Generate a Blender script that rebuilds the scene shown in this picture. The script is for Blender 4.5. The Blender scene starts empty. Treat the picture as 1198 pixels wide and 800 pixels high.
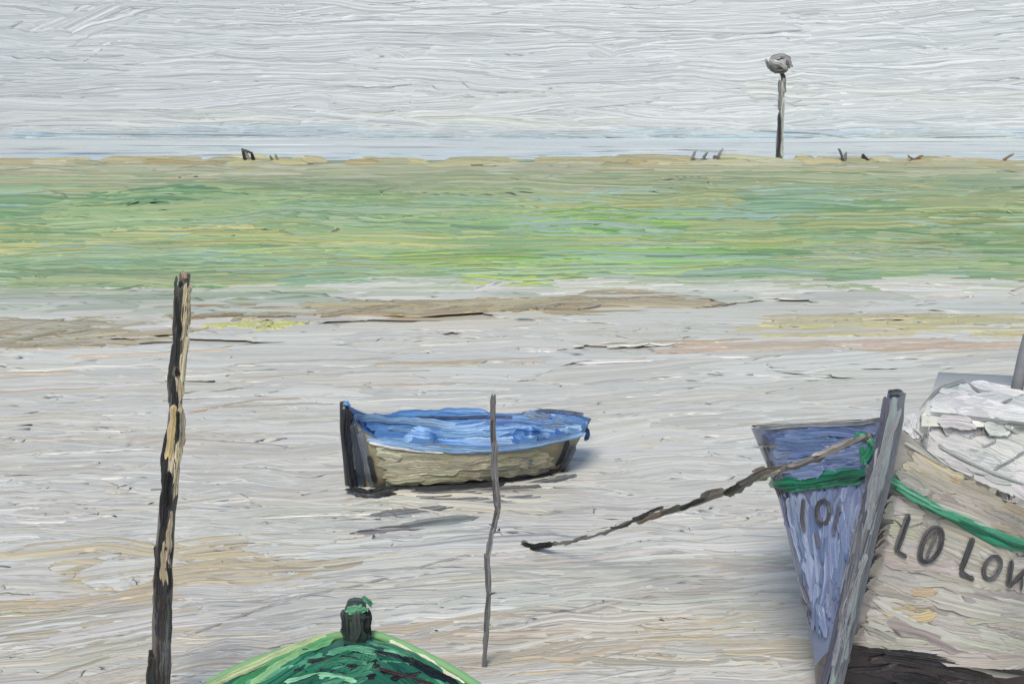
import bpy, math, numpy as np
from mathutils import Vector
from mathutils.bvhtree import BVHTree
rng=np.random.default_rng(11)
F=1500.0; H=4.5; CX=599.0; HY=158.0
K_UP=np.array((.94,.96,1.04)); K_V=np.array((1.03,1.05,1.06)); K_SKY=np.array((1.27,1.26,1.26)); K_GR=np.array((1.12,1.1,1.2))
def lin(c,k=1.0):
    c=np.array(c,float)/255.0
    l=np.where(c<=0.04045,c/12.92,((c+0.055)/1.055)**2.4)
    return np.clip(l/k,0.003,0.9)
# --- projection helpers: a feature's image pixel coordinates + its distance from the camera -> world metres
def R(px,py,d): return np.array([(px-CX)/F*d,d,H-(py-HY)/F*d])
def RZ(px,d,z): return np.array([(px-CX)/F*d,d,z])
def G(px,py):
    if py>345.5:
        d=F*H/(py-HY); return np.array([(px-CX)/F*d,d,0.0])
    k=(py-HY)/F; t=(H-36*k)/(14*k+3.6)
    t=min(t,1.0); Y=36+14*t
    return np.array([(px-CX)/F*Y,Y,3.6*t])
def SEA(px,py):
    d=F*H/(max(py,162.5)-HY); return np.array([(px-CX)/F*d,d,0.0])
def SKY(px,py):
    a=(px-CX)/F; s=1500.0/math.sqrt(1+a*a)
    return np.array([a*s,s,H-(py-HY)/F*1500.0])

class Paint:
    def __init__(s): s.v=[];s.f=[];s.c=[];s.uv=[];s.sc=[];s.n=0;s.tri=[]
    def add(s,v,f,c,uv,sc):
        s.v.append(v); s.f.append(f+s.n); s.c.append(c); s.uv.append(uv); s.sc.append(sc); s.n+=len(v)
    def solid(s,verts,faces,col,sc=0.02):
        verts=np.array(verts,float); n=len(verts)
        q=np.array([list(f)+[f[2]]*(4-len(f)) if len(f)<4 else list(f) for f in faces])
        c=np.tile(np.array(col),(n,1)) if np.ndim(col)==1 else np.array(col)
        uv=np.stack([verts[:,0]+verts[:,1],verts[:,2]+verts[:,1]*.3],1)
        s.add(verts,q,c,uv,np.full(n,sc))
    def stroke(s,pts,nrm,width,amp,A,B,m=13,n=None,rag=0.8,contrast=1.0,bs=0.6,ef=8.0,cj=.03,skirt=0.0):
        pts=np.array(pts,float)
        seg=np.linalg.norm(np.diff(pts,axis=0),axis=1); S=np.concatenate([[0],np.cumsum(seg)]); L=S[-1]
        if L<=0: return
        n=n or max(6,min(30,int(L/np.mean(width)*2.2)+5))
        width=np.interp(np.linspace(0,1,n),np.linspace(0,1,len(np.atleast_1d(width))),np.atleast_1d(width))
        nr=np.array(nrm,float)
        if nr.ndim==1: nr=np.tile(nr,(len(pts),1))
        g=np.linspace(0,1,n)
        v=np.linspace(-1,1,m)
        r=rag*min(width.mean(),L*.25)
        lo=np.abs(rng.normal(0,.5,m))*r; hi=L-np.abs(rng.normal(0,.9,m))*r
        k=np.array([.25,.5,.25]); lo=np.convolve(np.pad(lo,1,'edge'),k,'valid'); hi=np.convolve(np.pad(hi,1,'edge'),k,'valid')
        lo=lo+ (1-np.sqrt(np.clip(1-v*v*.9,0,1)))*width[0]*.45; hi=hi-(1-np.sqrt(np.clip(1-v*v*.9,0,1)))*width[-1]*.35
        hi=np.maximum(hi,lo+L*.1)
        ss=lo[None,:]+(hi-lo)[None,:]*g[:,None]
        P=np.stack([np.interp(ss,S,pts[:,i]) for i in range(3)],-1)
        sc_=np.linspace(0,L,n)
        C=np.stack([np.interp(sc_,S,pts[:,i]) for i in range(3)],-1)
        T=np.gradient(C,axis=0); T/=np.linalg.norm(T,axis=1)[:,None]+1e-12
        N=np.stack([np.interp(sc_,S,nr[:,i]) for i in range(3)],-1); N/=np.linalg.norm(N,axis=1)[:,None]+1e-12
        D=np.cross(T,N); D/=np.linalg.norm(D,axis=1)[:,None]+1e-12
        wob=np.convolve(rng.normal(0,1,n+4),np.ones(5)/5,'valid')
        w=width*(1+.22*wob)*np.clip(.7+np.minimum(g,1-g)*6,0,1)
        b=rng.normal(0,1,m); b[1:-1]=b[1:-1]-.25*(b[:-2]+b[2:])
        al=rng.normal(0,1,(n+12,m)); al=np.stack([np.convolve(al[:,j],np.ones(13)/13,'valid') for j in range(m)],1)
        ridge=.62*b[None,:]+.9*al
        env=1-v**6
        h=amp*(env[None,:]*(.5+.5*ridge)+.2*np.exp(-((np.abs(v)-.82)/.1)**2)[None,:])
        et=np.clip(np.minimum(g,1-g)*ef,0,1)[:,None]
        h=h*(.15+.85*et); h[:,0]=-amp*.2-skirt; h[:,-1]=-amp*.2-skirt; h[0]=-amp*.1-skirt; h[-1]=-amp*.1-skirt
        P=P+D[:,None,:]*(v[None,:,None]*w[:,None,None]*.5)+N[:,None,:]*h[:,:,None]
        fb=rng.normal(0,.33,m); fm=np.clip(.42+contrast*(fb[None,:]+.55*al),0,1)[:,:,None]
        c=np.array(A)[None,None,:]*(1-fm)+np.array(B)[None,None,:]*fm
        c=np.clip(c*(1+cj*rng.normal(0,1,m)[None,:,None]),.002,.9)
        idx=np.arange(n*m).reshape(n,m)
        q=np.stack([idx[:-1,:-1],idx[1:,:-1],idx[1:,1:],idx[:-1,1:]],-1).reshape(-1,4)
        uo=rng.uniform(0,50); vo=rng.uniform(0,90)
        uv=np.stack([uo+ss/ max(width.mean(),1e-6),vo+np.tile((v+1)/2,(n,1))],-1).reshape(-1,2)
        bsc=np.tile(bs*amp*(.2+.8*et),(1,m)); bsc[:,0]*=.2; bsc[:,-1]*=.2
        s.add(P.reshape(-1,3),q,c.reshape(-1,3),uv,bsc.reshape(-1))
    def build(s,name,mat):
        V=np.concatenate(s.v);Fc=np.concatenate(s.f);C=np.concatenate(s.c);UV=np.concatenate(s.uv);SC=np.concatenate(s.sc)
        tri=Fc[:,2]==Fc[:,3]
        cnt=np.where(tri,3,4)
        keep=np.ones((len(Fc),4),bool); keep[tri,3]=False; loops=Fc[keep]
        me=bpy.data.meshes.new(name)
        me.vertices.add(len(V)); me.vertices.foreach_set('co',V.astype(np.float32).ravel())
        me.loops.add(len(loops)); me.loops.foreach_set('vertex_index',loops.astype(np.int32))
        me.polygons.add(len(Fc)); st=np.concatenate([[0],np.cumsum(cnt)[:-1]])
        me.polygons.foreach_set('loop_start',st.astype(np.int32)); me.polygons.foreach_set('loop_total',cnt.astype(np.int32))
        me.update(calc_edges=True)
        me.polygons.foreach_set('use_smooth',np.ones(len(Fc),bool))
        a=me.attributes.new('pcol','FLOAT_COLOR','POINT'); a.data.foreach_set('color',np.concatenate([C,np.ones((len(C),1))],1).astype(np.float32).ravel())
        a=me.attributes.new('psc','FLOAT','POINT'); a.data.foreach_set('value',SC.astype(np.float32))
        u=me.uv_layers.new(name='uv'); u.data.foreach_set('uv',UV[loops].astype(np.float32).ravel())
        me.materials.append(mat); me.validate()
        o=bpy.data.objects.new(name,me); bpy.context.scene.collection.objects.link(o); return o

def paint_mat(name,rough=.42,spec=.4,bd=2.2,fv=9):
    m=bpy.data.materials.new(name); m.use_nodes=True; nt=m.node_tree; N=nt.nodes; Lk=nt.links
    b=N['Principled BSDF']; b.inputs['Roughness'].default_value=rough; b.inputs['Specular IOR Level'].default_value=spec
    a=N.new('ShaderNodeAttribute'); a.attribute_name='pcol'
    p=N.new('ShaderNodeAttribute'); p.attribute_name='psc'
    uv=N.new('ShaderNodeUVMap'); uv.uv_map='uv'
    mp=N.new('ShaderNodeMapping'); mp.inputs['Scale'].default_value=(.14,fv,1); Lk.new(uv.outputs[0],mp.inputs[0])
    n1=N.new('ShaderNodeTexNoise'); n1.inputs['Scale'].default_value=1.0; n1.inputs['Detail'].default_value=3; n1.inputs['Roughness'].default_value=.55; n1.inputs['Distortion'].default_value=.3
    Lk.new(mp.outputs[0],n1.inputs['Vector'])
    mp2=N.new('ShaderNodeMapping'); mp2.inputs['Scale'].default_value=(.8,6,1); Lk.new(uv.outputs[0],mp2.inputs[0])
    n2=N.new('ShaderNodeTexNoise'); n2.inputs['Scale'].default_value=1.3; n2.inputs['Detail'].default_value=3
    Lk.new(mp2.outputs[0],n2.inputs['Vector'])
    ad=N.new('ShaderNodeMath'); ad.operation='MULTIPLY_ADD'; ad.inputs[1].default_value=.3; Lk.new(n2.outputs[0],ad.inputs[0]); Lk.new(n1.outputs[0],ad.inputs[2])
    mu=N.new('ShaderNodeMath'); mu.operation='MULTIPLY'; Lk.new(ad.outputs[0],mu.inputs[0]); Lk.new(p.outputs['Fac'],mu.inputs[1])
    bp=N.new('ShaderNodeBump'); bp.inputs['Strength'].default_value=1; bp.inputs['Distance'].default_value=bd
    Lk.new(mu.outputs[0],bp.inputs['Height']); Lk.new(bp.outputs[0],b.inputs['Normal'])
    mr=N.new('ShaderNodeMapRange'); mr.inputs[1].default_value=.3; mr.inputs[2].default_value=.7; mr.inputs[3].default_value=.89; mr.inputs[4].default_value=1.05
    Lk.new(n1.outputs[0],mr.inputs[0])
    vm=N.new('ShaderNodeVectorMath'); vm.operation='SCALE'; Lk.new(a.outputs['Color'],vm.inputs[0]); Lk.new(mr.outputs[0],vm.inputs['Scale'])
    Lk.new(vm.outputs[0],b.inputs['Base Color'])
    return m
MAT={k:paint_mat(k,*v) for k,v in dict(sky_paint=(.42,.4,3.0),water_paint=(.34,.5,3.2),grass_paint=(.36,.45,3.2),boat_paint=(.3,.5,2.6),wood_paint=(.33,.45,2.4)).items()}

def wav(x0,y0,L,tilt,wa,n=26,arc=0):
    t=np.linspace(-.5,.5,n); x=x0+t*L
    w1=rng.uniform(80,160);w2=rng.uniform(140,320)
    y=y0+tilt*(x-x0)+wa*(.4*np.sin(x/w1*6.28+rng.uniform(0,6.28))+np.sin(x/w2*6.28+rng.uniform(0,6.28)))+arc*t*t
    return x,y
def surf_stroke(P,fn,x,y,h,A,B,ampk=.1,lift=0,k=1.0,nrm=None,sk=.5,**kw):
    pts=[];ws=[];am=[]
    for a,b in zip(x,y):
        p=fn(a,b); q=fn(a,b+1.0)
        if fn is SEA: q=fn(a,max(b,162.5)+1)
        pts.append(p); ws.append(np.linalg.norm(q-p)*h); am.append(p[1])
    pts=np.array(pts); d=float(np.mean(am)); amp=ampk*h*d/F
    if nrm is None:
        if fn is SKY: nrm=-pts*[1,1,0]; nrm=nrm/np.linalg.norm(nrm,axis=1)[:,None]
        elif fn is G and np.mean(y)<345.5: nrm=np.array([0,-.249,.968])
        else: nrm=np.array([0,0,1.0])
    pts=pts+np.atleast_2d(nrm)*lift*d/F
    P.stroke(pts,nrm,np.array(ws),amp,lin(A,k),lin(B,k),skirt=sk*lift*d/F,**kw)
def jit(c,s=5): 
    return np.clip(np.array(c)+rng.normal(0,s)+rng.normal(0,s*.35,3),5,250)
def pick(l): return l[rng.integers(len(l))]

# ------------------------------------------------ SKY
P=Paint()
ang=np.linspace(-1.15,1.15,41); vs=[]
for a in ang:
    for z in (-20,60,200,420): vs.append([1506*math.sin(a),1506*math.cos(a),z])
fs=[[i*4+j,(i+1)*4+j,(i+1)*4+j+1,i*4+j+1] for i in range(40) for j in range(3)]
P.solid(vs,fs,lin((206,209,209),K_SKY),.0)
skyp=[(209,212,212),(206,209,210),(212,214,213),(204,208,209)]
N=1000
for i in range(N):
    if i%4==0: x0=rng.uniform(-1300,2500)
    else: x0=rng.uniform(-250,1450)
    y0=rng.uniform(-260 if i%4==0 else -40,154)
    c=jit(pick(skyp),1.2); B=jit((204,207,208),1.5)
    if y0>100 and rng.random()<.3: c=jit((209,211,203),2)
    tl=rng.normal(0,.04)+(.0 if x0<600 else -.03*rng.random())
    if y0<60 and rng.random()<.25: tl+=rng.normal(0,.2)
    L=rng.uniform(110,380); h=rng.uniform(20,42)
    x,y=wav(x0,y0,L,tl,rng.uniform(.5,3),n=14,arc=rng.normal(0,10))
    y=np.minimum(y,158)
    surf_stroke(P,SKY,x,y,h,c,B,ampk=.036,lift=3.0*i/N,k=K_SKY,contrast=.5,n=20,m=14,ef=5)
for i in range(210):
    x0=pick([rng.uniform(60,650),rng.uniform(60,1250),rng.uniform(-500,1700)]); y0=rng.uniform(152,164)
    x,y=wav(x0,y0,rng.uniform(60,220),rng.normal(0,.02),1.2,n=14); y=np.minimum(y,165)
    surf_stroke(P,SKY,x,y,rng.uniform(4,9),jit(pick([(184,204,215),(194,207,213),(172,197,213),(203,209,210),(206,209,205)]),4),jit((203,210,213),4),ampk=.09,lift=3.5+i/300,k=K_SKY,n=16,ef=4,m=9)
for a in [[(70,160),(140,166),(210,170)],[(75,156),(200,157),(350,158)],[(700,160),(760,162),(840,164)],[(880,152),(960,156),(1010,164)]]:
    a=np.array(a,float); t=np.linspace(0,1,16); x=np.interp(t,np.linspace(0,1,3),a[:,0]); y=np.minimum(np.interp(t,np.linspace(0,1,3),a[:,1]),165)
    surf_stroke(P,SKY,x,y,2.2,(176,184,190),(198,205,207),ampk=.12,lift=5,k=K_SKY,n=16,m=7)
P.build('sky',MAT['sky_paint'])

# ------------------------------------------------ SEA beyond the dyke
P=Paint()
P.solid([[-1600,70,-.6],[1600,70,-.6],[1600,1520,-.6],[-1600,1520,-.6]],[[0,1,2,3]],lin((192,204,209),K_UP),.0)
for i in range(420):
    x0=rng.uniform(-700,1900); y0=rng.uniform(164,190)
    x,y=wav(x0,y0,rng.uniform(70,240),rng.normal(0,.014),1.0,n=12)
    c=pick([(182,202,213),(194,206,211),(174,196,210),(204,208,207),(196,205,202),(188,199,204)])
    if x0<60 and rng.random()<.7: c=(200,206,202)
    surf_stroke(P,SEA,x,np.maximum(y,163),rng.uniform(4,9),jit(c,5),jit((197,206,210),5),ampk=.09,lift=.9*i/420,k=K_UP,n=14,ef=4,m=9)
P.build('sea',MAT['water_paint'])

# ------------------------------------------------ WATER / tidal flats
P=Paint()
P.solid([[-120,-20,-.03],[120,-20,-.03],[120,38,-.03],[-120,38,-.03]],[[0,1,2,3]],lin((193,191,186),K_UP),.0)
wp=[(208,207,203),(203,202,198),(197,195,190),(203,200,193),(210,210,207)]
wb=[(190,188,182),(194,187,172),(206,206,203),(182,180,174)]
zones=[ # cx,cy,rx,ry,prob,A,B
 (60,395,150,18,.7,(166,152,122),(196,190,176)),
 (500,362,320,13,.7,(152,134,98),(188,178,152)),
 (1070,385,170,12,.7,(182,173,124),(198,192,170)),
 (1000,408,260,9,.4,(188,168,146),(198,192,183)),
 (1120,340,200,20,.35,(182,183,178),(205,205,203)),
 (40,505,170,35,.5,(174,170,158),(202,200,194)),
 (90,690,280,50,.7,(193,180,150),(176,168,148)),
 (120,760,260,50,.5,(176,170,158),(194,189,178)),
 (780,680,330,50,.5,(178,175,169),(197,193,185)),
 (700,760,260,40,.65,(188,177,154),(170,166,157)),
 (860,730,90,60,.5,(192,177,144),(200,193,176)),
 (520,610,160,30,.3,(176,176,176),(202,201,199)),
 (150,620,180,30,.4,(178,178,175),(200,199,196)),
 (330,730,160,50,.5,(168,168,165),(194,191,185)),
]
N=1600
for i in range(N):
    near=i%6
    x0=rng.uniform(-200,1400) if near else rng.uniform(-900,2100)
    y0=332+ (rng.random()**1.1)*(640 if near==0 else 500)
    A=jit(pick(wp),2.2); B=jit(pick(wb),4); zf=1
    for z in zones:
        r=((x0-z[0])/z[2])**2+((y0-z[1])/z[3])**2
        if r<1 and rng.random()<z[4]*(1-r*.6):
            A=jit(z[5],5);B=jit(z[6],5); zf=.45 if z[1]<420 else .8
            break
    tl=rng.normal(-.012,.022)
    if y0>600: tl+=-.10*min(1,(y0-600)/100)*(1 if x0<700 else .3)
    if 400<y0<600 and x0>650: tl+=-.04
    sc=np.clip((y0-300)/250,.4,1.1)
    L=rng.uniform(150,520)*(.6+.4*sc); h=rng.uniform(14,36)*sc*zf
    x,y=wav(x0,y0,L,tl,rng.uniform(1,5)*sc,n=20,arc=rng.normal(0,10)*sc)
    y=np.maximum(y,330)
    surf_stroke(P,G,x,y,h,A,B,ampk=.08/max(zf,.7),lift=2.4*i/N,k=K_UP,n=28,m=12,ef=5,contrast=1.2)
def gl(pts,h,A,B,ampk=.1,lift=3.2,**kw):
    pts=np.array(pts,float); t=np.linspace(0,1,len(pts)); tt=np.linspace(0,1,26)
    x=np.interp(tt,t,pts[:,0]); y=np.interp(tt,t,pts[:,1])+np.convolve(rng.normal(0,1.3,30),np.ones(5)/5,'valid')
    surf_stroke(P,G,x,y,h,A,B,ampk=ampk,lift=lift,k=K_UP,n=26,**{**dict(ef=4,m=9),**kw})
for i in range(80):
    x0=rng.uniform(240,800); gl([(x0-rng.uniform(30,110),rng.uniform(359,380)-(x0-250)*.03),(x0+rng.uniform(30,110),rng.uniform(356,376)-(x0-250)*.03)],rng.uniform(1.8,4.5),jit(pick([(120,98,60),(146,124,80),(172,156,112),(116,96,66)]),8),jit((192,182,158)))
for i in range(34):
    x0=rng.uniform(-40,110); gl([(x0-70,rng.uniform(372,412)),(x0+70,rng.uniform(370,410))],rng.uniform(1.8,4.5),jit(pick([(136,118,84),(154,142,114)]),8),jit((192,187,172)))
for i in range(36):
    x0=rng.uniform(930,1210); yy=rng.uniform(372,396); gl([(x0-60,yy),(x0+70,yy-2)],rng.uniform(2,5),jit(pick([(176,166,98),(164,152,100),(194,184,134)]),6),jit((198,193,172)))
for i in range(18):
    x0=rng.uniform(800,1180); yy=rng.uniform(400,412); gl([(x0-70,yy+2),(x0+80,yy-2)],rng.uniform(1.5,2.6),jit((176,148,122),8),jit((196,190,182)))
for i in range(9):
    x0=rng.uniform(230,350); gl([(x0-22,rng.uniform(378,388)),(x0+22,rng.uniform(378,386))],2,(200,200,110),(180,176,140))
for i in range(150):
    x0=rng.uniform(-50,1200); yy=rng.uniform(400,790); L=rng.uniform(20,130)
    gl([(x0-L,yy+L*.04),(x0+L,yy-L*.04)],rng.uniform(1.0,2.4),jit(pick([(164,158,146),(168,154,124),(150,147,142),(182,160,132),(214,214,212),(214,214,212)]),7),jit((194,191,184)),ampk=.2)
gl([(215,487),(300,470),(400,468)],2,(166,138,110),(194,184,168))
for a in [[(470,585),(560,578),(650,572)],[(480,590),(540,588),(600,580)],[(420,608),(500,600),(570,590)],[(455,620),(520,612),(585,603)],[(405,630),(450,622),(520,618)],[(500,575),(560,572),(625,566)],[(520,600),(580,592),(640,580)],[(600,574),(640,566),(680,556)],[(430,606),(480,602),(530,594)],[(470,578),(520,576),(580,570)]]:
    gl(a,rng.uniform(6,11),jit((84,85,88),8),jit((146,147,148),8),lift=3.6,contrast=1.5)  # rowing boat's dark reflection, painted as grey strokes on the water
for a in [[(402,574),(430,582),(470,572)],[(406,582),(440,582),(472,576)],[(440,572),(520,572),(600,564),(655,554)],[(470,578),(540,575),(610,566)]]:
    gl(a,7,(32,34,38),(74,76,79),ampk=.3,lift=5)  # shadow under the rowing boat, painted as near-black strokes along its foot
gl([(562,648),(500,664),(420,688),(330,706),(260,732),(208,752)],2.8,(118,116,112),(176,174,168),ampk=.2,lift=3.8,contrast=1.6)
gl([(170,760),(110,778),(40,800)],3,(146,138,114),(184,178,160),ampk=.2,lift=3.6)
P.build('water',MAT['water_paint'])

# ------------------------------------------------ GRASS DYKE
P=Paint()
P.solid([[-130,36,-.09],[130,36,-.09],[130,50,3.51],[-130,50,3.51],[130,66,-.7],[-130,66,-.7]],[[0,1,2,3],[3,2,4,5]],lin((150,164,130),K_GR),.0)
def gcol(x,y):
    u=rng.random()
    if y<208: return pick([(168,164,130),(178,170,134),(152,154,122),(186,184,158),(158,158,122)]),(182,184,160)
    if y<228: return pick([(156,162,124),(168,164,122),(148,158,124),(178,178,148)]),(146,164,128)
    A=pick([(148,175,126),(136,168,124),(156,178,132),(126,160,118),(148,172,148)])
    B=pick([(174,188,148),(118,150,110),(172,180,130),(162,184,172)])
    if 560<x<860 and 248<y<306 and u<.7: A=pick([(138,184,88),(150,188,100)])
    if x<420 and 262<y<296 and u<.5: A=(200,193,136);B=(164,176,120)
    if 480<x<720 and y>290 and u<.3: A=(192,206,118)
    if x<330 and y>305: A=pick([(116,148,110),(130,156,120),(138,150,126)])
    if x>800 and y<300 and u<.45: A=pick([(150,160,106),(162,160,106)])
    if x>820 and y>296 and u<.5: A=pick([(136,162,122),(165,172,150)])
    return A,B
N=900
for i in range(N):
    x0=rng.uniform(-150,1350) if i%4 else rng.uniform(-1000,2200)
    y0=rng.uniform(196,344)
    low=346 if x0<420 else 330
    if y0>low: y0=rng.uniform(230,low-4)
    A,B=gcol(x0,y0); wa=rng.uniform(.5,2.5)
    if 330<x0<800 and 225<y0<275: wa=rng.uniform(2,5)
    x,y=wav(x0,y0,rng.uniform(130,450),rng.normal(-.005,.015),wa,n=20,arc=rng.normal(0,6)); hh=rng.uniform(9,25); y=np.clip(y,190+hh*.45,346)
    surf_stroke(P,G,x,y,hh,jit(A,5),jit(B,5),ampk=.11,lift=2.0*i/N,k=K_GR,n=26,m=11,nrm=np.array([0,-.249,.968]),ef=5,contrast=1.4)
for i in range(80):
    x0=rng.uniform(-200,1400); x,y=wav(x0,rng.uniform(188,196),rng.uniform(30,130),rng.normal(0,.02),1.2,n=14)
    surf_stroke(P,G,x,np.maximum(y,188.5),rng.uniform(4,8),jit(pick([(190,178,134),(172,156,116),(150,150,118),(196,192,166)]),6),jit((172,168,142)),ampk=.16,lift=2.0,k=K_GR,nrm=np.array([0,-.5,.866]),m=9)
def fl(pts,h,A,B,ampk=.15):
    pts=np.array(pts,float); tt=np.linspace(0,1,20);t=np.linspace(0,1,len(pts))
    surf_stroke(P,G,np.interp(tt,t,pts[:,0]),np.interp(tt,t,pts[:,1])+np.convolve(rng.normal(0,1.6,24),np.ones(5)/5,'valid'),h,A,B,ampk=ampk,lift=2.6,k=K_GR,n=20,m=9,ef=4)
for a in [[(850,308),(880,318),(960,320)],[(360,284),(385,278),(402,265)],[(540,192),(580,196),(610,198)]]: fl(a,2.8,(95,85,58),(140,140,105))
for a in [[(860,214),(960,206),(1080,200)],[(980,212),(1110,222)],[(780,232),(880,226)],[(0,288),(150,292),(330,284)],[(60,268),(240,272)]]: fl(a,3.5,(200,190,144),(160,164,120))
for i in range(70):
    x0=rng.uniform(-40,1240); yy=rng.uniform(215,320); L=rng.uniform(30,110)
    fl([(x0-L,yy+rng.normal(0,2)),(x0,yy+rng.normal(0,2)),(x0+L,yy)],rng.uniform(1.6,3.4),jit(pick([(206,206,150),(184,204,186),(116,140,92),(190,180,120),(104,138,98)]),8),jit((156,176,132)))
for i in range(110):
    x0=rng.uniform(420,1450); yy=rng.uniform(326,352); x,y=wav(x0,yy,rng.uniform(60,220),-.005,1.2,n=16)
    c=pick([(205,205,202),(194,193,189),(184,188,178),(160,172,150)]) if yy>334 else pick([(184,188,178),(150,168,140),(196,197,190)])
    surf_stroke(P,G,x,np.clip(y,324,356),rng.uniform(4,9),jit(c,4),jit((186,187,180)),ampk=.09,lift=2.6,k=K_UP,nrm=np.array([0,-.12,.99]),ef=4,m=9)
for i in range(90):
    x0=rng.uniform(-250,380); yy=rng.uniform(338,370); x,y=wav(x0,yy,rng.uniform(60,200),-.015,1.2,n=16)
    c=pick([(140,158,130),(134,150,120),(160,168,148)]) if yy<356 else pick([(160,168,150),(184,187,178),(194,194,188)])
    surf_stroke(P,G,x,np.clip(y,336,372),rng.uniform(4,9),jit(c,4),jit((180,184,172)),ampk=.09,lift=2.9,k=K_UP,nrm=np.array([0,-.1,.99]),ef=4,m=9)
P.build('grass_bank',MAT['grass_paint'])

# ------------------------------------------------ object helpers
CAM=Vector((0,0,H))
class Obj:
    def __init__(s): s.P=Paint(); s.V=[]; s.Fc=[]
    def mesh(s,v,f,col,k=None):
        n=len(s.V); s.V+= [tuple(p) for p in v]; s.Fc+=[[i+n for i in q] for q in f]
        s.P.solid(v,f,lin(col,K_V if k is None else k),.004)
    def bake(s): s.b=BVHTree.FromPolygons([Vector(p) for p in s.V],s.Fc)
    def tube(s,pts,rad,col,sides=10,lump=.12,flat=1.0):
        pts=np.array(pts,float); n=len(pts); rad=np.interp(np.linspace(0,1,n),np.linspace(0,1,len(np.atleast_1d(rad))),np.atleast_1d(rad))
        T=np.gradient(pts,axis=0); T/=np.linalg.norm(T,axis=1)[:,None]
        v=[]
        for i in range(n):
            up=np.array([0,1,0]) if abs(T[i][1])<.8 else np.array([0,0,1])
            a=np.cross(T[i],up); a/=np.linalg.norm(a); b=np.cross(a,T[i])
            for j in range(sides):
                an=j/sides*6.2832; r=rad[i]*(1+lump*rng.normal()*.6)
                v.append(pts[i]+a*math.cos(an)*r+b*math.sin(an)*r*flat)
        f=[[i*sides+j,i*sides+(j+1)%sides,(i+1)*sides+(j+1)%sides,(i+1)*sides+j] for i in range(n-1) for j in range(sides)]
        v.append(pts[0]);v.append(pts[-1]); m=n*sides
        f+=[[m,(j+1)%sides,j] for j in range(sides)]+[[m+1,(n-1)*sides+j,(n-1)*sides+(j+1)%sides] for j in range(sides)]
        s.mesh(v,f,col)
    def hit(s,x,y):
        d=Vector(((x-CX)/F,1,-(y-HY)/F)).normalized()
        h=s.b.ray_cast(CAM,d)
        if h[0] is None: return None
        n=h[1]; n=n if n.dot(d)<0 else -n
        return np.array(h[0]),np.array(n)
    def st(s,path,w,A,B=None,amp=.16,lift=1.0,j=.6,k=None,**kw):
        B=A if B is None else B; k=K_V if k is None else k
        path=np.array(path,float); L=np.sum(np.linalg.norm(np.diff(path,axis=0),axis=1)); n=int(max(6,min(30,L/5)))
        t=np.linspace(0,1,len(path)); tt=np.linspace(0,1,n)
        x=np.interp(tt,t,path[:,0]);y=np.interp(tt,t,path[:,1])
        if len(path)>2:
            for _ in range(2):
                x[1:-1]=(x[:-2]+2*x[1:-1]+x[2:])/4;y[1:-1]=(y[:-2]+2*y[1:-1]+y[2:])/4
        x=x+np.convolve(rng.normal(0,j,n+2),np.ones(3)/3,'valid'); y=y+np.convolve(rng.normal(0,j,n+2),np.ones(3)/3,'valid')
        hs=[s.hit(a,b) for a,b in zip(x,y)]
        ok=[h for h in hs if h is not None]
        if len(ok)<2: return
        md=np.median([h[0][1] for h in ok]); N=np.mean([h[1] for h in ok],axis=0); N/=np.linalg.norm(N)
        ds=[]
        last=ok[0][0][1]
        for h in hs:
            if h is not None: last=h[0][1]
            ds.append(last)
        ds=np.array(ds)
        if n>4: ds[1:-1]=(ds[:-2]+ds[1:-1]+ds[2:])/3
        pts=np.array([R(a,b,d) for a,b,d in zip(x,y,ds)])
        vd=np.array(CAM)-pts.mean(0); vd/=np.linalg.norm(vd); N=N*.7+vd*.5; N/=np.linalg.norm(N)
        pts=pts+N*lift*md/F
        s.P.stroke(pts,N,w*md/F,amp*w*md/F,lin(A,k),lin(B,k),**{**dict(m=9),**kw})
    def fill(s,poly,n,ang,L,w,pal,amp=.16,aj=.12,jc=7,**kw):
        poly=np.array(poly,float); x0,y0=poly.min(0);x1,y1=poly.max(0)
        def inside(x,y):
            c=False; q=len(poly)
            for i in range(q):
                a=poly[i];b=poly[i-1]
                if (a[1]>y)!=(b[1]>y) and x<(b[0]-a[0])*(y-a[1])/(b[1]-a[1])+a[0]: c=not c
            return c
        done=0;tr=0
        while done<n and tr<n*20:
            tr+=1
            x=rng.uniform(x0,x1);y=rng.uniform(y0,y1)
            if not inside(x,y): continue
            a=(ang(x,y) if callable(ang) else ang)+rng.normal(0,aj); LL=rng.uniform(.5,1.2)*L; cv=rng.normal(0,.06)*LL
            q=[]
            for side in (-1,1):
                for t in np.arange(0,.5,.06):
                    xx=x+side*t*LL*math.cos(a)-cv*4*t*t*math.sin(a); yy=y+side*t*LL*math.sin(a)+cv*4*t*t*math.cos(a)
                    if not inside(xx,yy): break
                    q.append((side*t,xx,yy))
            q=sorted(set(q)); 
            if len(q)<5: continue
            done+=1
            s.st([(b,c) for _,b,c in q],w*rng.uniform(.6,1.3),jit(pick(pal),jc),jit(pick(pal),jc),amp=amp,lift=1+2.0*done/n,**{**dict(ef=5),**kw})
    def build(s,name,mat): return s.P.build(name,mat)
def catmull(K,sub=5):
    K=np.array(K,float); n=len(K); out=[]
    for i in range(n-1):
        p0=K[max(i-1,0)];p1=K[i];p2=K[i+1];p3=K[min(i+2,n-1)]
        for t in np.arange(sub)/sub:
            out.append(.5*((2*p1)+(-p0+p2)*t+(2*p0-5*p1+4*p2-p3)*t*t+(-p0+3*p1-3*p2+p3)*t**3))
    out.append(K[-1]); return np.array(out)
def grid_faces(n,m): return [[i*m+j,(i+1)*m+j,(i+1)*m+j+1,i*m+j+1] for i in range(n-1) for j in range(m-1)]

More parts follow.
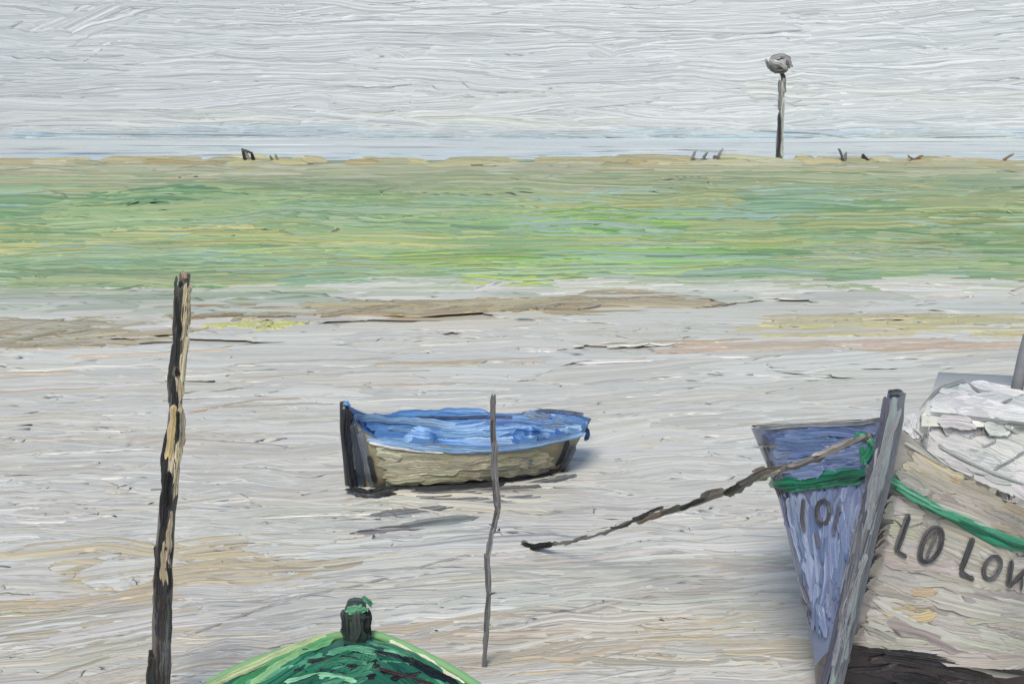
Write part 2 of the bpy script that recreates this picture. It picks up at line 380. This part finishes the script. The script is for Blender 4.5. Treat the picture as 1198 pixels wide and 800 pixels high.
# ------------------------------------------------ BLUE ROWING BOAT
O=Obj()
def sec(N,Nb,Fr):
    n=R(*N);b=R(*Nb);f=R(*Fr); fb=b+(f-n)*.62; fb[2]=-.05; b=b.copy(); b[2]=min(b[2],.0)-.03
    keel=(b+fb)/2; keel[2]=-.12
    nb2=n*.35+b*.65+np.array([0,-.10,0]) if N!=Fr else n*.35+b*.65
    fb2=f*.35+fb*.65+np.array([0,.1,0]) if N!=Fr else f*.35+fb*.65
    return [n,nb2,b,keel,fb,fb2,f]
secs=[sec((404,472,16.5),(414,578,16.4),(404,472,16.5)),sec((430,508,16.2),(438,572,16.3),(438,486,17.1)),sec((500,522,16.1),(508,567,16.4),(510,486,17.7)),
 sec((580,523,16.2),(580,561,16.6),(590,485,17.8)),sec((640,516,16.5),(628,554,16.9),(650,482,17.8)),sec((682,507,16.9),(650,549,17.1),(692,490,17.7))]
S=catmull(secs,6); n,m=S.shape[:2]
O.mesh(S.reshape(-1,3),grid_faces(n,m),(140,134,110))
I=S.copy(); c=S.mean(1,keepdims=True); I=S+(c-S)*.07; I[:,:,2]=np.maximum(S[:,:,2]-.0,.14); I[:,0,2]=S[:,0,2];I[:,-1,2]=S[:,-1,2]
O.mesh(I.reshape(-1,3),grid_faces(n,m),(72,112,172))
for side in (0,-1):
    rim=np.stack([S[:,side],I[:,side]],1)+np.array([0,0,.012]); O.mesh(rim.reshape(-1,3),grid_faces(n,2),(90,135,190))
T=S[-1]; O.mesh(list(T),[[0,1,2,3],[0,3,4,5],[0,5,6]],(120,135,160))
for i in (10,20):
    a=I[i,0];b=I[i,-1];a2=I[i+2,0];b2=I[i+2,-1]; dz=np.array([0,0,-.22])
    O.mesh([a+dz,a2+dz,b2+dz,b+dz,a+dz*1.2,a2+dz*1.2,b2+dz*1.2,b+dz*1.2],[[0,1,2,3],[4,5,6,7],[0,3,7,4],[1,2,6,5]],(90,134,190))
O.tube([R(412,590,16.35),R(409,540,16.35),R(404,500,16.4),R(403,470,16.4)],[.07,.08,.07,.06],(50,52,56))
O.bake()
blue=[(86,132,194),(112,160,212),(66,106,168),(150,188,224),(96,146,204)]
O.fill([(420,490),(520,488),(640,484),(686,490),(690,506),(640,514),(560,520),(470,512),(436,508)],40,.03,130,15,blue,amp=.08,aj=.05,j=.8,contrast=1.2,rag=.4)
O.fill([(610,484),(680,484),(690,496),(680,508),(640,504)],10,.12,50,10,[(110,128,152),(140,162,186),(90,134,186)],amp=.12,rag=.4)
O.fill([(434,520),(520,528),(640,522),(652,540),(640,551),(520,563),(446,567)],34,-.03,130,14,[(150,146,120),(141,137,114),(162,157,130),(132,130,116)],amp=.1,aj=.05,j=1.2)
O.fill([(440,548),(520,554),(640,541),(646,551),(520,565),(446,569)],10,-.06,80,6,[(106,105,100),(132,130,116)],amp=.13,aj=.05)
for a,w in [([(428,512),(480,521),(560,526),(640,518),(688,504)],8),([(440,516),(500,524),(560,527)],6),([(412,488),(470,492),(540,498)],8),([(540,516),(620,514),(686,498)],8),([(450,500),(520,508),(600,506)],7)]:
    O.st(a,w,jit(pick(blue)),(160,198,228),amp=.2,lift=4,j=1.0)
for a,A,w in [([(405,474),(404,510),(412,560),(416,582)],(34,37,42),11),([(412,484),(420,530),(426,572)],(60,66,74),9),([(420,492),(430,540),(436,570)],(96,102,108),8),([(432,530),(440,566)],(60,62,64),6),([(410,500),(418,550)],(140,146,150),3),  # dark stem, plus the bow's shadow side painted in as colour
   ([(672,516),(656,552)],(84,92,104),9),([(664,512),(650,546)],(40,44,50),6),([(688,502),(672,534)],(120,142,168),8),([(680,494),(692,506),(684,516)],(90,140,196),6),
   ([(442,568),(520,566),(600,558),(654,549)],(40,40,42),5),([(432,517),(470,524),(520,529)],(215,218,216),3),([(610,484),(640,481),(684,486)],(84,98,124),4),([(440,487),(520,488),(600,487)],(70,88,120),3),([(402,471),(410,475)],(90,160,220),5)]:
    O.st(a,w,A,jit(A,10),amp=.25,lift=4.5,rag=.5)
O.build('rowing_boat',MAT['boat_paint'])

# ------------------------------------------------ FISHING BOAT (right, bow on)
O=Obj()
def zz(px,d,z): return RZ(px,d,z)
st=[R(1040,492,9.75),R(1032,555,9.75),R(985,755,9.85),zz(962,9.9,-.15)]
Ls=[st,[R(975,495,10.2),R(975,554,10.2),R(966,764,10.05),zz(960,10.05,-.15)],
 [R(882,500,11.0),R(908,566,10.9),R(954,772,10.6),zz(958,10.5,-.15)],
 [R(905,503,12.8),zz(930,12.6,1.1),zz(985,12.4,.2),zz(990,12.3,-.15)],
 [R(1000,503,14.5),zz(1010,14.4,.9),zz(1030,14.2,.2),zz(1035,14.2,-.15)]]
Rs=[st,[R(1115,552,9.85),R(1105,600,9.85),R(1080,768,9.95),zz(1075,9.97,-.15)],
 [R(1198,592,10.1),R(1198,640,10.1),R(1198,790,10.15),zz(1195,10.2,-.15)],
 [zz(1330,11.6,1.35),zz(1325,11.6,1.08),zz(1310,11.6,.25),zz(1300,11.6,-.15)],
 [zz(1300,14.5,1.17),zz(1295,14.4,.9),zz(1280,14.2,.25),zz(1270,14.2,-.15)]]
def rows(s):
    o=[]
    for i in range(3):
        for t in (0,.5): o.append(s[i]*(1-t)+s[i+1]*t)
    o.append(s[3]); return o
LG=catmull([rows(s) for s in Ls],6); RG=catmull([rows(s) for s in Rs],6); n,m=LG.shape[:2]
O.mesh(LG[:,:5].reshape(-1,3),grid_faces(n,5),(118,130,160)); O.mesh(LG[:,4:].reshape(-1,3),grid_faces(n,3),(60,52,54))
O.mesh(RG[:,:5].reshape(-1,3),grid_faces(n,5),(162,158,151)); O.mesh(RG[:,4:].reshape(-1,3),grid_faces(n,3),(48,42,44))
t=np.concatenate([LG[-1],RG[-1]]); O.mesh(t,[[j,j+1,m+j+1,m+j] for j in range(m-1)],(150,148,142))
dk=np.stack([LG[:,0],(LG[:,0]*2+RG[:,0])/3,(LG[:,0]+RG[:,0]*2)/3,RG[:,0]],1)-np.array([0,0,.16]); O.mesh(dk.reshape(-1,3),grid_faces(n,4),(186,186,182),K_UP)
for Gd in (LG,RG):
    inn=Gd[:,0]+( (LG[:,0]+RG[:,0])/2-Gd[:,0])*.07; cap=np.stack([Gd[:,0],inn],1)+np.array([0,0,.02]); O.mesh(cap.reshape(-1,3),grid_faces(n,2),(196,196,192),K_UP)
    O.mesh(np.stack([inn+[0,0,.02],inn-[0,0,.17]],1).reshape(-1,3),grid_faces(n,2),(170,170,166))
    sk=Gd[:,2]; out=(sk-(LG[:,2]+RG[:,2])/2); out/=np.linalg.norm(out,axis=1)[:,None]+1e-6
    O.tube(sk[1:]+out[1:]*.02,[.035],(40,128,98),sides=6,lump=.05)
O.tube([R(955,870,9.82),R(962,835,9.78),R(985,752,9.72),R(1012,640,9.66),R(1032,552,9.6),R(1044,490,9.6),R(1050,458,9.6)],[.09,.085,.08,.075,.07,.07],(110,116,126),sides=8,lump=.05)
def box(o,c,col,k=None):
    o.mesh(c,[[0,1,2,3],[4,5,6,7],[0,1,5,4],[1,2,6,5],[2,3,7,6],[3,0,4,7]],col,k)
# low sloping foredeck shelter: walls + roof slab
box(O,[zz(1078,10.5,1.5),zz(1250,10.7,1.35),zz(1235,12.0,1.35),zz(1085,11.9,1.5),zz(1088,10.7,2.08),zz(1240,10.9,2.02),zz(1225,11.8,2.18),zz(1095,11.7,2.24)],(192,193,190))
box(O,[zz(1078,10.62,2.09),zz(1250,10.82,2.03),zz(1235,11.9,2.2),zz(1098,11.8,2.27),zz(1078,10.62,2.14),zz(1250,10.82,2.08),zz(1235,11.9,2.25),zz(1098,11.8,2.32)],(205,206,203),K_UP)
O.tube([zz(1186,11.4,2.1),zz(1192,11.4,2.35),zz(1197,11.4,2.52),zz(1203,11.4,2.72)],[.055,.05],(120,122,126),sides=8)
O.bake()
bl=[(114,128,164),(140,152,184),(94,110,146),(156,166,192),(124,136,164)]
O.fill([(914,572),(1018,560),(1000,640),(968,752),(958,764),(935,660)],70,lambda x,y:math.radians(78)-(x-930)/100*math.radians(-22),110,14,bl,amp=.1,aj=.08,contrast=1.2)
O.fill([(890,506),(1030,500),(1024,548),(908,560)],28,-.03,90,13,[(112,130,170),(90,110,152),(138,152,186)],amp=.12,aj=.1)
O.fill([(884,504),(896,506),(918,562),(932,640),(958,760),(950,750),(924,640),(904,560)],12,math.radians(72),80,6,[(96,102,116),(140,144,152),(70,74,84)],amp=.2,aj=.03,rag=.4)
be=[(174,171,164),(165,162,155),(184,181,175),(152,149,143),(172,166,154)]
O.fill([(1058,520),(1120,556),(1198,590),(1225,600),(1225,640),(1198,632),(1100,596),(1042,556)],32,.42,100,14,be+[(188,172,140)],amp=.1,aj=.07)
O.fill([(1036,572),(1100,612),(1198,652),(1225,660),(1225,795),(1198,786),(1080,762),(996,750),(1010,680)],80,lambda x,y:.30-.15*(y-600)/150,150,26,be,amp=.06,aj=.12,m=14)
O.fill([(1020,690),(1100,680),(1110,720),(1030,735)],9,.0,70,15,[(190,172,134),(180,164,130),(174,162,140)],amp=.08,aj=.3,m=13)
O.fill([(1070,524),(1130,562),(1120,575),(1060,548)],6,.5,40,8,[(192,166,116),(180,158,126)],amp=.12)
O.fill([(992,760),(1080,772),(1225,796),(1225,830),(980,830)],30,.1,90,10,[(40,37,40),(48,41,42),(34,34,36),(62,44,45)],amp=.15)
O.fill([(962,776),(985,770),(978,830),(955,830)],8,1.6,50,7,[(60,58,66),(40,40,46)],amp=.2)
O.st([(990,755),(1080,766),(1225,792)],6,(38,38,40),(80,78,76),amp=.3,lift=4)
gr=[(42,130,98),(64,156,120),(30,104,80),(90,172,138)]
for a,w in [([(905,566),(950,566),(1018,552)],13),([(912,572),(960,568),(1015,560)],8),([(1034,556),(1066,580),(1110,602),(1160,622),(1215,642)],10),([(1040,566),(1090,596),(1150,622),(1215,646)],6),([(1000,512),(1012,508),(1024,516),(1018,532),(1006,540)],11),([(1012,520),(1014,550)],9)]:
    O.st(a,w,pick(gr),pick(gr),amp=.22,lift=5,j=1.0)
O.st([(1040,562),(1090,590),(1150,614)],2.5,(180,214,196),(110,180,150),amp=.3,lift=7)
O.st([(1008,506),(1020,512),(1026,524)],5,(150,200,170),(90,170,135),amp=.3,lift=7)
O.st([(884,500),(940,496),(1000,494),(1034,490)],6,(208,208,204),(150,156,170),amp=.3,lift=4)
O.st([(1056,516),(1110,548),(1160,574),(1215,594)],5,(205,205,200),(150,150,146),amp=.3,lift=4)
wh=[(208,209,206),(200,201,199),(190,192,191),(214,214,212),(178,181,182)]
O.fill([(1086,482),(1102,446),(1225,452),(1225,496)],26,.1,110,16,wh,amp=.09,aj=.14,m=13,rag=.4)
O.fill([(1082,488),(1225,502),(1225,590),(1198,580),(1120,543),(1084,522)],30,.35,100,17,wh[:4]+[(170,173,174)],amp=.09,aj=.14,m=13,rag=.4)
O.fill([(1058,506),(1062,468),(1084,462),(1080,522)],12,1.3,45,11,wh,amp=.12,aj=.3,rag=.4)
for a in [[(1074,484),(1096,458),(1130,446)],[(1066,500),(1110,530),(1160,554),(1210,570)],[(1086,484),(1140,490),(1215,500)],[(1132,512),(1146,504),(1162,508),(1164,518),(1146,522)],[(1130,450),(1142,460),(1166,462)],[(1198,528),(1160,550)],[(1070,470),(1070,500)],[(1170,474),(1210,462)],[(1084,492),(1086,520)]]:
    O.st(a,3.0,jit((132,134,138),12),(184,186,187),amp=.35,lift=5,rag=.5)
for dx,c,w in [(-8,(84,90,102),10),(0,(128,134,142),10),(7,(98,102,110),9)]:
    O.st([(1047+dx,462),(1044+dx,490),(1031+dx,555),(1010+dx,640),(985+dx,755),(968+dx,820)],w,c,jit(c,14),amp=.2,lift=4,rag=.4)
for i in range(22):
    y=rng.uniform(520,760); x=1048-(y-458)*.215; L=rng.uniform(40,110)
    O.st([(x+L*.1+rng.normal(0,6),y-L/2),(x-L*.12+rng.normal(0,6),y+L/2)],7,jit(pick([(70,76,88),(140,146,156),(110,112,118),(90,96,110),(160,164,170)])),(128,130,134),amp=.2,lift=5)
O.st([(1038,463),(1050,457),(1060,462)],8,(60,64,70),(110,114,118),amp=.3,lift=5)
O.st([(1056,462),(1066,459),(1074,464)],6,(200,202,200),(150,152,152),amp=.3,lift=5)
dk_=(62,64,70)
def lt(a,w=6,c=dk_): O.st(a,w,jit(c,5),(108,109,110),amp=.3,lift=7,j=.7,rag=.3)
def ring(cx,cy,rx,ry,rot=0,w=6):
    q=[(cx+rx*math.cos(a)*math.cos(rot)-ry*math.sin(a)*math.sin(rot),cy+rx*math.cos(a)*math.sin(rot)+ry*math.sin(a)*math.cos(rot)) for a in np.linspace(-.9,6.5,20)]; lt(q,w)
lt([(944,582),(941,604),(944,622)],5,(80,86,108)); ring(966,598,8,16,0,4.5); lt([(956,622),(962,640)],4,(84,90,112)); lt([(985,590),(978,626)],5,(96,106,136))
lt([(1062,598),(1054,622),(1046,646)],8); lt([(1048,644),(1060,650)],5); ring(1087,636,11,23,.42,6.5); lt([(1082,650),(1094,622)],4,(100,100,102))
lt([(1137,626),(1129,648),(1122,668)],7); lt([(1120,668),(1140,676)],6)
ring(1158,662,9,16,.4,6); lt([(1180,652),(1176,686)],7); lt([(1176,686),(1198,664)],6); lt([(1192,672),(1190,690)],4)
O.build('fishing_boat',MAT['boat_paint'])

# ------------------------------------------------ GREEN BOAT (bottom)
O=Obj()
rl=[(418,746,9.0),(392,748,8.95),(330,766,8.7),(248,802,8.4),(160,870,7.8),(110,990,7.0),(130,1200,5.8)]
rr=[(418,746,9.0),(446,748,8.95),(500,772,8.7),(552,802,8.4),(640,870,7.8),(690,990,7.0),(670,1200,5.8)]
KS=[]
for a,b in zip(rl,rr):
    A=R(*a);B=R(*b); M=(A+B)/2; wd=np.linalg.norm(A-B)
    A2=M+(A-M)*.75;A2[2]=-.15;B2=M+(B-M)*.75;B2[2]=-.15
    if wd<.01: A2[1]-=.25;B2[1]-=.25
    cr=M.copy(); cr[2]+=.05*min(1,wd)
    KS.append([A2,A*.5+A2*.5,A,M*.55+A*.45+[0,0,.03],cr,M*.55+B*.45+[0,0,.03],B,B*.5+B2*.5,B2])
S=catmull(KS,5); n,m=S.shape[:2]
O.mesh(S.reshape(-1,3),grid_faces(n,m),(40,92,72))
O.mesh(list(S[-1]),[[0,1,7,8],[1,2,6,7],[2,3,5,6],[3,4,5]],(60,110,90))
O.tube([R(418,775,8.9),R(417,745,8.9),R(416,718,8.9),R(417,702,8.9)],[.08,.085,.08,.06],(54,66,62),sides=10)
for side in (2,6): O.tube(S[:,side]+[0,0,.02],[.035],(130,175,120),sides=6,lump=.05)
O.bake()
g2=[(44,122,92),(74,152,114),(30,82,66),(100,168,130),(36,98,78)]
O.fill([(418,750),(470,764),(552,804),(556,840),(236,840),(250,804),(340,768)],50,lambda x,y:-.42 if x<418 else .48,100,16,g2,amp=.14,aj=.15,contrast=1.3)
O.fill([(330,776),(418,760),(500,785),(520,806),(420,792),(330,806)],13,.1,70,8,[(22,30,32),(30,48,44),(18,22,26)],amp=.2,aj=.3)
for a,A,w in [([(384,744),(340,758),(290,780),(236,806)],(200,216,164),9),([(392,748),(350,764),(300,790)],(118,180,126),12),([(370,756),(330,778),(290,806)],(156,202,142),10),([(452,750),(490,768),(545,802)],(208,212,188),8),([(470,770),(510,790),(540,806)],(30,34,34),8),([(430,752),(480,768),(520,792)],(50,120,90),9),
    ([(352,790),(400,776),(440,778)],(34,106,80),11),([(380,768),(420,760),(450,768)],(80,156,120),9),([(440,784),(480,796),(510,806)],(60,34,40),5),([(330,800),(380,792),(420,800)],(130,190,150),8),([(270,806),(310,786),(340,770)],(70,150,96),9),([(400,756),(470,772),(520,800)],(24,34,34),6)]:
    O.st(a,w,A,jit(A,16),amp=.2,lift=5,j=1.2)
for a,A,w in [([(405,708),(406,748)],(50,56,56),9),([(416,712),(418,752)],(78,84,82),9),([(428,710),(430,750)],(34,40,40),9),([(402,716),(434,708)],(86,150,110),9),([(406,702),(414,696),(420,704)],(60,110,84),8),([(422,700),(432,706),(436,714)],(70,130,96),7),([(404,722),(432,722)],(38,52,48),7),([(416,696),(430,702)],(120,190,150),4),([(398,740),(408,734)],(30,44,40),6)]:
    O.st(a,w,A,jit(A,14),amp=.28,lift=4,j=1.2)
O.build('green_boat',MAT['boat_paint'])

# ------------------------------------------------ WOODEN POST
O=Obj()
pp=[(186,850),(187,800),(190,700),(194,620),(201,540),(206,470),(211,400),(214,350),(216,320)]
pw=[12,12,11,10,9,7,6,6,6]
O.tube(catmull([R(x,y,10.0) for x,y in pp],4),[w*10.0/F for w in np.interp(np.linspace(0,8,33),range(9),pw)],(96,90,84),sides=12,lump=.14)
O.bake()
def px(y): return np.interp(y,[q[1] for q in pp[::-1]],[q[0] for q in pp[::-1]])
for i in range(60):
    y=rng.uniform(340,830); L=min(rng.uniform(30,90),2*(y-322)); w=np.interp(y,[318,850],[5,10]); side=rng.uniform(-1,1)
    hw=np.interp(y,[318,850],[6,12])
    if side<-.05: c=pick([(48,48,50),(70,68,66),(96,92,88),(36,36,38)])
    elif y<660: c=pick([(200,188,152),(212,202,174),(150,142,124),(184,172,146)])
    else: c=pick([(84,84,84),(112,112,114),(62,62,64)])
    O.st([(px(y-L/2)+side*hw+rng.normal(0,1.5),y-L/2),(px(y)+side*hw+rng.normal(0,1.5),y),(px(y+L/2)+side*hw,y+L/2)],w,jit(c,6),jit(c,18),amp=.2,lift=1.5,j=1.2)
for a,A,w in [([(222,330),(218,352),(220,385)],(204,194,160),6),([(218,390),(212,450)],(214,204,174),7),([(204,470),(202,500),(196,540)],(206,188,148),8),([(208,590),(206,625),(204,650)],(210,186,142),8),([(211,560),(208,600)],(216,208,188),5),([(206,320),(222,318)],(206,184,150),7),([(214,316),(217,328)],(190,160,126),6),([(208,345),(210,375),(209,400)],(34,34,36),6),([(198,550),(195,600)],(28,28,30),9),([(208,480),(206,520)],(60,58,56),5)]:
    O.st(a,w,A,jit(A,14),amp=.3,lift=3.5,j=1.0)
O.build('wooden_post',MAT['wood_paint'])

# ------------------------------------------------ THIN MOORING POLE
O=Obj()
q=[(566,782),(569,740),(572,690),(570,650),(576,620),(583,596),(579,560),(578,520),(577,490),(578,463)]
O.tube(catmull([R(x,y,10.82) for x,y in q],5),[.022,.02,.017,.015],(116,116,118),sides=8,lump=.3)
O.bake()
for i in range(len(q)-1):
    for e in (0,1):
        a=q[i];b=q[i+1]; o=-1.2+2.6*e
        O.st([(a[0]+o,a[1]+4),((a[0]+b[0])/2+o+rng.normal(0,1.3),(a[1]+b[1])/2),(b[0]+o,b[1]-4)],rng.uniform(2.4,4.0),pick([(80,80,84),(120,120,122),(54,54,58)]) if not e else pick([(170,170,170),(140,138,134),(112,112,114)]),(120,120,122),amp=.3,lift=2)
O.st([(573,468),(578,460),(583,466)],5,(40,40,42),(80,80,82),amp=.35,lift=3)
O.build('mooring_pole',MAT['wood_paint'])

# ------------------------------------------------ MOORING ROPE
O=Obj()
rp=[R(1018,508,9.5),R(985,522,9.75),R(940,542,10.0),R(900,552,10.3),R(860,572,10.9),R(800,592,11.7),R(740,610,12.5),R(690,628,13.2),R(650,636,13.6),R(610,638,14.05)]
C=catmull(rp,8); C[:,2]=np.maximum(C[:,2],.03)
O.tube(C,[.02,.018,.022,.03,.022,.022,.012,.014,.026],(104,102,96),sides=8,lump=.7)
O.bake()
for a,A,w in [([(1015,508),(970,530),(920,546)],(150,148,142),5),([(1000,516),(950,534)],(180,178,170),4),([(925,544),(895,552),(860,570)],(102,98,90),8),([(915,548),(885,560)],(186,178,162),5),([(900,546),(880,556)],(130,128,120),7),([(868,566),(845,578)],(50,50,48),7),([(850,572),(820,582)],(96,92,84),7),([(826,582),(795,594)],(40,40,40),5),([(800,590),(770,602)],(84,78,68),5),([(780,594),(740,608)],(60,56,50),5),([(775,600),(745,610)],(140,124,96),4),([(745,608),(715,618)],(76,76,74),3.5),([(650,634),(625,640),(608,638)],(46,42,40),7),([(690,626),(660,636)],(110,106,100),3)]:
    O.st(a,w,A,jit(A,16),amp=.35,lift=3,j=1.5)
O.build('mooring_rope',MAT['wood_paint'])

# ------------------------------------------------ BEACON ON THE DYKE
O=Obj()
O.tube([R(912,192,49.8),R(911,165,49.8),R(914,135,49.8),R(915,112,49.8),R(916,88,49.8)],[.14,.11,.09,.08],(150,150,150),sides=8)
c0=R(912,76,49.8)
vs=[];
for i in range(9):
    for j in range(12):
        th=math.pi*i/8; ph=j/12*6.2832; r=.36*(1+rng.normal(0,.18)); vs.append(c0+np.array([math.sin(th)*math.cos(ph)*r*1.1,math.sin(th)*math.sin(ph)*r,math.cos(th)*r*.85]))
O.mesh(vs,[[i*12+j,(i+1)*12+j,(i+1)*12+(j+1)%12,i*12+(j+1)%12] for i in range(8) for j in range(12)],(160,162,162))
O.bake()
for a,A,w in [([(910,188),(912,160),(913,130)],(96,96,98),5),([(915,186),(914,150),(917,112)],(196,198,198),4),([(912,130),(914,92)],(126,126,128),4),([(918,110),(916,86)],(160,160,160),4),
   ([(900,72),(908,64),(922,68),(924,78)],(160,160,162),6),([(900,80),(910,84),(924,80)],(130,130,132),6),([(904,74),(914,74),(920,82)],(200,201,201),5),([(896,68),(901,82)],(176,176,178),4),([(910,66),(918,64),(926,70)],(106,106,110),3),([(912,80),(917,94)],(90,90,92),5),([(902,66),(912,70)],(205,206,206),4),([(896,72),(906,76)],(120,120,122),3),([(918,72),(927,80)],(150,150,152),4)]:
    O.st(a,w,A,jit(A,14),amp=.4,lift=2,j=.8,rag=.4)
O.build('navigation_beacon',MAT['wood_paint'])

# ------------------------------------------------ small stakes and tufts on the crest
def crest(name,segs,mat='wood_paint'):
    O=Obj()
    for a,b,w,c in segs:
        O.tube([R(a[0],a[1]+3,49.3),R((a[0]+b[0])/2+.5,(a[1]+b[1])/2,49.3),R(b[0],b[1],49.3)],[w*.033*.5,w*.033*.35],c,sides=6,lump=.2)
    O.bake()
    for a,b,w,c in segs: O.st([a,((a[0]+b[0])/2+rng.normal(0,.6),(a[1]+b[1])/2),b],w,c,jit(c,20),amp=.35,lift=1,j=.2)
    O.build(name,MAT[mat])
crest('broken_fence',[((288,191),(283,174),4,(60,60,58)),((293,191),(286,175),3,(150,146,140)),((298,191),(294,178),4,(44,44,44)),((283,175),(294,179),3,(70,70,66))])
crest('reed_clump',[((324,200),(316,182),3,(120,126,84)),((328,200),(322,180),3,(150,152,110)),((316,184),(331,198),3,(96,96,70))],'grass_paint')
for segs in ([((986,186),(981,174),3,(96,98,96)),((988,186),(990,178),3,(130,130,128))],[((1008,180),(1018,190),3,(70,72,68)),((1012,190),(1020,186),2.5,(110,110,104))],[((838,186),(846,174),3,(150,152,148)),((834,182),(842,186),3,(120,120,116))],[((808,188),(814,176),3,(150,150,140)),((822,186),(828,178),2.5,(130,130,120))],[((1062,190),(1080,182),2.5,(140,116,80)),((1072,190),(1062,182),2.5,(120,110,84))],[((1172,188),(1186,180),2.5,(150,130,96))]):
    crest('wooden_stake',segs)
crest('driftwood',[((512,192),(535,195),2.5,(84,70,50)),((530,190),(548,195),2.5,(110,96,70)),((556,192),(570,190),2,(100,86,62))])

# ------------------------------------------------ LIGHT + CAMERA
el=math.radians(48); az=math.radians(194)
w=bpy.data.worlds.new('World'); bpy.context.scene.world=w; w.use_nodes=True; nt=w.node_tree
sk=nt.nodes.new('ShaderNodeTexSky'); sk.sky_type='NISHITA'; sk.sun_disc=False; sk.sun_elevation=el; sk.sun_rotation=az
nt.links.new(sk.outputs[0],nt.nodes['Background'].inputs[0]); nt.nodes['Background'].inputs[1].default_value=.14
sl=bpy.data.lights.new('sun','SUN'); sl.energy=3.1; sl.angle=math.radians(24); sl.color=(1,.95,.87)
so=bpy.data.objects.new('sun',sl); bpy.context.scene.collection.objects.link(so)
dv=Vector((math.sin(az)*math.cos(el),math.cos(az)*math.cos(el),math.sin(el)))
so.rotation_euler=dv.to_track_quat('Z','Y').to_euler()
cd=bpy.data.cameras.new('camera'); co=bpy.data.objects.new('camera',cd); bpy.context.scene.collection.objects.link(co)
co.location=(0,0,H); co.rotation_euler=(math.radians(90),0,0); cd.sensor_width=36; cd.lens=F/1198*36; cd.shift_y=-(400-HY)/1198; cd.clip_end=6000; cd.clip_start=.1
bpy.context.scene.camera=co
vs_=bpy.context.scene.view_settings; vs_.view_transform='Standard'; vs_.look='None'; vs_.exposure=0
